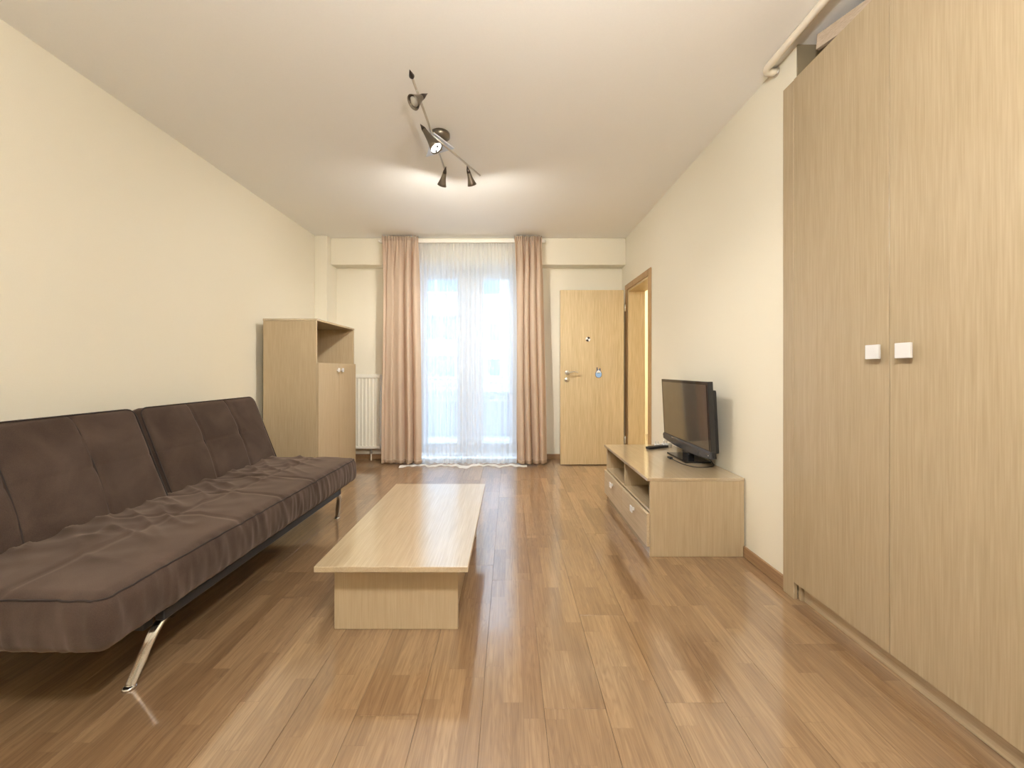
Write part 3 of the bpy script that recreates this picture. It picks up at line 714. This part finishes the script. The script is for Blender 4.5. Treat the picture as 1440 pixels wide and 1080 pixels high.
# television
tv = empty('television', (1.268, 2.735, 0.457), 'black flat-screen television on a rectangular foot, on the stand', 'television')
LEAN = Matrix.Rotation(R(-2.8), 4, 'Y'); YAW = Matrix.Rotation(R(-1.2), 4, 'Z')
TM = YAW @ LEAN
def tvbox(name, b, mat, bev=0.003, par=None, seg=2):
    bm = bmesh.new(); add_box(bm, *b, bev=bev, seg=seg); bm.transform(TM); return link(name, bm, mat, par or tv)
hs = tvbox('housing', (-0.014, 0.018, -0.378, 0.378, 0.078, 0.556), M['black_gloss'], 0.004)
M['screen'] = plain('glossy_screen', (0.016, 0.016, 0.018), 0.08, spec=0.8, noise_amt=0.01, coat=1.0)
M['screen'].node_tree.nodes['Principled BSDF'].inputs['Coat IOR'].default_value = 1.75
M['screen'].node_tree.nodes['Principled BSDF'].inputs['Coat Roughness'].default_value = 0.05
tvbox('screen', (-0.0155, -0.0130, -0.356, 0.356, 0.128, 0.536), M['screen'], 0.0)
M['chin'] = plain('charcoal_chin', (0.045, 0.047, 0.055), 0.25, spec=0.5)
bm = bmesh.new(); n = 24; rows = []
for i in range(n+1):
    y = -0.378+0.756*i/n; u = abs(y)/0.378; drop = 0.020*(1-u**2.2)
    rows.append([bm.verts.new((x, y, z)) for x, z in ((-0.017, 0.124), (-0.024, 0.112), (-0.022, 0.080-drop), (0.006, 0.074-drop), (0.010, 0.124))])
for i in range(n):
    for k in range(5): bm.faces.new((rows[i][k], rows[i][(k+1) % 5], rows[i+1][(k+1) % 5], rows[i+1][k]))
bm.faces.new(rows[0]); bm.faces.new(rows[-1][::-1]); bmesh.ops.recalc_face_normals(bm, faces=bm.faces[:]); bm.transform(TM); link('speaker_bar', bm, M['chin'], tv)
tvbox('back_cover', (0.017, 0.058, -0.34, 0.34, 0.10, 0.50), M['black'], 0.016)
tvbox('power_light', (-0.0255, -0.0235, -0.362, -0.357, 0.095, 0.10), M['white_plastic'], 0)
bm = bmesh.new(); add_box(bm, -0.015, 0.03, -0.045, 0.045, 0.01, 0.11, 0.006, seg=2); link('neck', bm, M['black_gloss'], tv)
bm = bmesh.new(); add_box(bm, -0.085, 0.090, -0.155, 0.145, 0.0, 0.012, 0.004, seg=2); link('foot', bm, M['black_gloss'], tv)

def P3(x, y, z): 
    Y = (CAMZ-z)*540/(y-520); return Vector(((x-716)*Y/540, Y, z))
# power cable on the stand
bm = bmesh.new(); pts = smooth_path([(1.142, 2.70, 0.461), (1.15, 2.56, 0.461), (1.19, 2.475, 0.461), (1.26, 2.465, 0.461), (1.33, 2.50, 0.461), (1.355, 2.56, 0.466), (1.358, 2.64, 0.50), (1.345, 2.70, 0.58)], 6)
add_tube(bm, [Vector(p)-Vector((1.2, 2.55, 0.457)) for p in pts], 0.0032, 6)
cbl = empty('television_cable', (1.2, 2.55, 0.457), 'thin dark cable looping round the front of the television foot', 'cable')
link('cord', bm, M['black'], cbl, smooth=True)
bm = bmesh.new(); add_box(bm, 1.130, 1.152, 2.70, 2.745, 0.457, 0.470, 0.004, (1.2, 2.55, 0.457), 2); link('plug', bm, M['black'], cbl)
# remote
a = P3(909.5, 631, 0.462); b_ = P3(939, 627.5, 0.462); mid = (a+b_)/2; ang = math.atan2((b_-a).y, (b_-a).x)
rm = empty('remote_control', (mid.x, mid.y, 0.457), 'black remote control lying on the stand left of the television', 'remote', rz=ang)
bm = bmesh.new(); add_box(bm, -0.105, 0.105, -0.022, 0.022, 0.0, 0.019, 0.005, seg=2); link('shell', bm, M['black'], rm)
bm = bmesh.new()
for i in range(11):
    for j in range(3): add_box(bm, -0.09+i*0.016, -0.081+i*0.016, -0.015+j*0.012, -0.008+j*0.012, 0.0185, 0.0205)
link('buttons', bm, M['chin'], rm)
# white adapters behind the remote
ad = empty('power_adapter', (1.285, 3.13, 0.457), 'small white plug adapter standing behind the remote control', 'adapter')
bm = bmesh.new(); add_box(bm, -0.034, 0.034, -0.022, 0.022, 0, 0.030, 0.005, seg=2); link('adapter_body', bm, M['white_plastic'], ad)
for x in (-0.012, 0.012):
    bm = bmesh.new(); add_tube(bm, [(x-0.012, 0, 0.029), (x-0.012, 0, 0.062)], 0.004, 8); link('prong', bm, M['satin'], ad, smooth=True)
ad2 = empty('power_adapter', (1.215, 3.155, 0.457), 'tiny clear and white plug lying left of the white adapter', 'adapter')
bm = bmesh.new(); add_box(bm, -0.018, 0.018, -0.015, 0.015, 0, 0.022, 0.004, seg=2); link('adapter_body', bm, M['white_plastic'], ad2)
for x in (-0.011, 0.009):
    bm = bmesh.new(); add_tube(bm, [(x, 0, 0.021), (x, 0, 0.042)], 0.0035, 8); link('prong', bm, M['satin'], ad2, smooth=True)

# ------------------------------------------------------------------ wardrobe
wd = empty('wardrobe', (1.66, 0.9, 0), 'tall light oak wardrobe with square handles built into the right wall niche', 'wardrobe')
XF = 1.347; ZT = 2.46; WY0, WY1 = -0.02, 1.818
dw = 0.4585
box('side_panel', (XF+0.022, 1.95, WY1-0.018, WY1, 0, ZT), M['oak_wardrobe'], wd); box('side_panel', (XF+0.022, 1.95, WY0, WY0+0.018, 0, ZT), M['oak_wardrobe'], wd)
box('top_panel', (XF+0.022, 1.95, WY0+0.018, WY1-0.018, ZT-0.018, ZT), M['oak_y'], wd); box('bottom_panel', (XF+0.022, 1.95, WY0+0.018, WY1-0.018, 0.075, 0.093), M['oak_y'], wd)
box('back_panel', (1.944, 1.95, WY0+0.018, WY1-0.018, 0.093, ZT-0.018), M['oak_wardrobe'], wd)
box('centre_divider', (XF+0.022, 1.944, 0.892, 0.91, 0.093, ZT-0.018), M['oak_wardrobe'], wd)
box('plinth', (1.382, 1.398, WY0+0.018, WY1-0.018, 0, 0.075), M['oak_y'], wd)
box('filler_strip', (XF, XF+0.020, WY1+0.0015, 1.889, 0.0, ZT-0.002), M['oak_wardrobe'], wd)
for i in range(4):
    b1 = WY1-i*dw-0.001; b0 = b1-dw+0.003
    hy = (1.400, 1.291, 1.400-2*dw, 1.291-2*dw)[i]
    d_ = box('door', (XF, XF+0.019, b0, b1, 0.081, ZT), M['oak_wardrobe'], wd, bev=0.0005)
    hb = bmesh.new(); o_ = wd.location
    add_box(hb, XF-0.018, XF, hy-0.009, hy+0.009, 1.142, 1.160, 0.001, o_); add_box(hb, XF-0.026, XF-0.017, hy-0.026, hy+0.026, 1.125, 1.177, 0.0025, o_, 2)
    link('handle', hb, M['handle_white'], d_)
# spare boards on top of the wardrobe
sb = empty('spare_board', (1.40, 1.742, 2.462), 'narrow wooden board lying on top of the wardrobe, its far end raised', 'board')
M['grey_oak'] = wood('greyed_oak', (0.42, 0.33, 0.24), (0.56, 0.46, 0.35), 'Y', rough=0.6)
dirv = Vector((0.30, -0.93, 0)).normalized()
bm = bmesh.new(); add_box(bm, -0.010, 0.010, -1.0, 0.0, -0.0325, 0.0325, 0.0015)
bm.transform(Matrix.Translation((0, 0, 0.1075)) @ Matrix.Rotation(math.atan2(0.30, 0.93), 4, 'Z') @ Matrix.Rotation(R(4.0), 4, 'X'))
link('board', bm, M['grey_oak'], sb)
fb = empty('flat_box', (1.725, 1.475, ZT), 'low closed wooden box behind the board on top of the wardrobe', 'box')
box('box_body', (1.60, 1.85, 1.35, 1.60, ZT, ZT+0.058), M['grey_oak'], fb, bev=0.003); box('box_lid', (1.595, 1.855, 1.345, 1.605, ZT+0.058, ZT+0.070), M['grey_oak'], fb, bev=0.003)

# heating pipes under the ceiling
x, z, y = 1.306, 2.6135, 1.965
p = empty('heating_pipe', (x, y, z), 'thick cream pipe running under the ceiling above the wardrobe front', 'pipe')
bm = bmesh.new(); add_tube(bm, [Vector(q)-p.location for q in [(x, -1.3, z), (x, -0.2, z), (x, 0.6, z), (x, 1.3, z), (x, y-0.04, z)]+[(x+0.035*(1-math.cos(a)), y-0.03+0.035*math.sin(a), z-0.002*a) for a in [k*math.pi/12 for k in range(1, 7)]]+[(XR, y+0.005, z-0.003)]], 0.0175, 16, up=(0, 0, 1))
link('tube', bm, M['pipe'], p, smooth=True)
bm = bmesh.new(); lathe(bm, [(0.0205, 0), (0.0205, 0.006), (0.018, 0.008)], align(Vector((XR, y+0.005, z-0.003))-p.location, (-1, 0, 0)), 16); link('wall_rose', bm, M['satin'], p, smooth=True)

# ------------------------------------------------------------------ ceiling spotlight bar
sl = empty('spotlight_bar', (-0.46, 2.42, ZC), 'dark nickel ceiling spotlight bar with four conical heads and two crossed rods', 'ceiling light')
LO = Vector(sl.location)
def rod(a, b_, r=0.0065):
    bm = bmesh.new(); add_tube(bm, [a, b_], r, 10, off=LO); return link('rod', bm, M['satin'], sl, smooth=True)
ra = rod((-0.479, 1.90, 2.53), (-0.464, 2.785, 2.53)); rb = rod((-0.475, 2.40, 2.548), (-0.217, 2.856, 2.530))
for a_, d_ in (((-0.479, 1.90, 2.53), (0, -1, 0)),):
    bm = bmesh.new(); lathe(bm, [(0.005, -0.004), (0.014, 0.012), (0.011, 0.022), (0.001, 0.052)], align(Vector(a_)-LO, d_), 12); link('finial', bm, M['finial'], sl, smooth=True)
# canopy: dark cup on the ceiling, triangular frosted plate below
bm = bmesh.new(); lathe(bm, [(0.062, 0), (0.062, -0.022), (0.030, -0.045), (0.012, -0.055), (0.012, -0.105)], Matrix.Translation(Vector((-0.452, 2.52, ZC))-LO), 24); link('canopy', bm, M['bronze'], sl, smooth=True)
tri = [(-0.470, 2.385), (-0.575, 2.655), (-0.365, 2.555)]
bm = bmesh.new(); f = [bm.verts.new(Vector((x, y, 2.556))-LO) for x, y in tri]; g = [bm.verts.new(Vector((x, y, 2.564))-LO) for x, y in tri]
bm.faces.new(f[::-1]); bm.faces.new(g)
for i in range(3): bm.faces.new((f[i], f[(i+1) % 3], g[(i+1) % 3], g[i]))
bmesh.ops.recalc_face_normals(bm, faces=bm.faces[:]); link('canopy_plate', bm, M['frost'], sl, label='triangular pale frosted plate')
def head(apex, mouth, rodp, lit, rm=0.037):
    a = Vector(apex); m_ = Vector(mouth); d = (m_-a); L_ = d.length; d.normalize(); mat = align(a-LO, d)
    bm = bmesh.new(); n = 24
    # outer and inner skin of the conical shade
    prof = [(0.009, 0.030), (0.0135, 0.045), (rm*0.55, L_*0.62), (rm*0.80, L_*0.85), (rm, L_), (rm-0.0015, L_), (rm*0.76, L_*0.85), (rm*0.50, L_*0.63), (0.008, 0.05)]
    lathe(bm, prof, mat, n, True, True)
    s = link('lamp_shade', bm, M['bronze'], sl, smooth=True)
    bm = bmesh.new(); lathe(bm, [(0.001, -0.004), (0.012, 0.030), (0.0145, 0.044), (0.006, 0.048)], mat, 14); link('finial', bm, M['finial'], s, smooth=True)
    bm = bmesh.new(); rb_ = 0.034 if lit == 2 else 0.026
    lathe(bm, [(rb_, L_-0.010), (rb_*0.98, L_-0.006), (rb_*0.6, L_-0.002), (0.001, L_)], mat, 20, True, True)
    b = link('bulb', bm, M['lamp_soft'] if lit == 2 else M['lamp_on'] if lit else M['bulb_off'], s, smooth=True)
    if lit:
        sp = bpy.data.lights.new('halogen_beam', 'SPOT'); sp.energy = 22 if lit == 2 else 32; sp.color = (1.0, 0.95, 0.87); sp.spot_size = R(95); sp.spot_blend = 0.9; sp.shadow_soft_size = 0.02; sp.use_soft_falloff = True
        so = bpy.data.objects.new('halogen_beam', sp); C.objects.link(so); so.parent = sl; so.matrix_local = align(m_-LO+d*(0.04 if lit == 2 else 0.004), -d)
    if lit == 2:
        for k in (-1, 1):
            bm = bmesh.new(); add_box(bm, -0.005, 0.005, k*0.016-0.006, k*0.016+0.006, L_-0.006, L_+0.005, 0.001); bm.transform(mat @ Matrix.Rotation(R(48), 4, 'Z')); link('pin', bm, M['finial'], s)
    bm = bmesh.new(); mid = a+d*0.055; add_tube(bm, [rodp, ((Vector(rodp)+mid)/2), mid], 0.0055, 8, off=LO); link('swivel', bm, M['satin'], s, smooth=True)
head(px(600.5, 132, 1.985), px(581, 144, 1.935), (-0.477, 1.98, 2.53), 0)
head(px(591.5, 175, 2.33), px(614, 209, 2.31), (-0.471, 2.36, 2.53), 2, 0.040)
head((-0.452, 2.745, 2.535), (-0.495, 2.825, 2.442), (-0.464, 2.78, 2.53), 1, 0.034)
head((-0.300, 2.735, 2.535), (-0.272, 2.815, 2.440), (-0.285, 2.737, 2.535), 1, 0.034)

# ------------------------------------------------------------------ lamps the frame does not show: one over the near part of the room, one in the hallway
def globe(name, label, loc, power, col=(1.0, 0.82, 0.60), r=0.11, drop=0.0):
    e = empty(name, loc, label, 'ceiling light'); O = Vector(loc)
    bm = bmesh.new(); lathe(bm, [(0.06, 0), (0.06, -0.02), (0.03, -0.03)], Matrix.Identity(4), 20); link('mount', bm, M['satin'], e, smooth=True)
    bm = bmesh.new(); bmesh.ops.create_uvsphere(bm, u_segments=24, v_segments=14, radius=r, matrix=Matrix.Translation((0, 0, -drop-0.03-r*0.62)) @ Matrix.Diagonal((1, 1, 0.65, 1)))
    if drop:
        bt = bmesh.new(); add_tube(bt, [(0, 0, -0.025), (0, 0, -drop-0.03)], 0.006, 8); link('stem', bt, M['satin'], e, smooth=True)
    area = 4*math.pi*r*r*0.75
    link('glass_shade', bm, emit(name+'_glow', col, power/area/math.pi), e, smooth=True)
globe('opal_ceiling_lamp', 'opal glass ceiling lamp over the near end of the room', (0.15, 0.15, ZC), 56, (1.0, 0.975, 0.94), 0.10, 0.50)
globe('hallway_lamp', 'opal glass ceiling lamp in the hallway behind the open door', (2.2, 4.6, ZC), 60, (1.0, 0.86, 0.62))
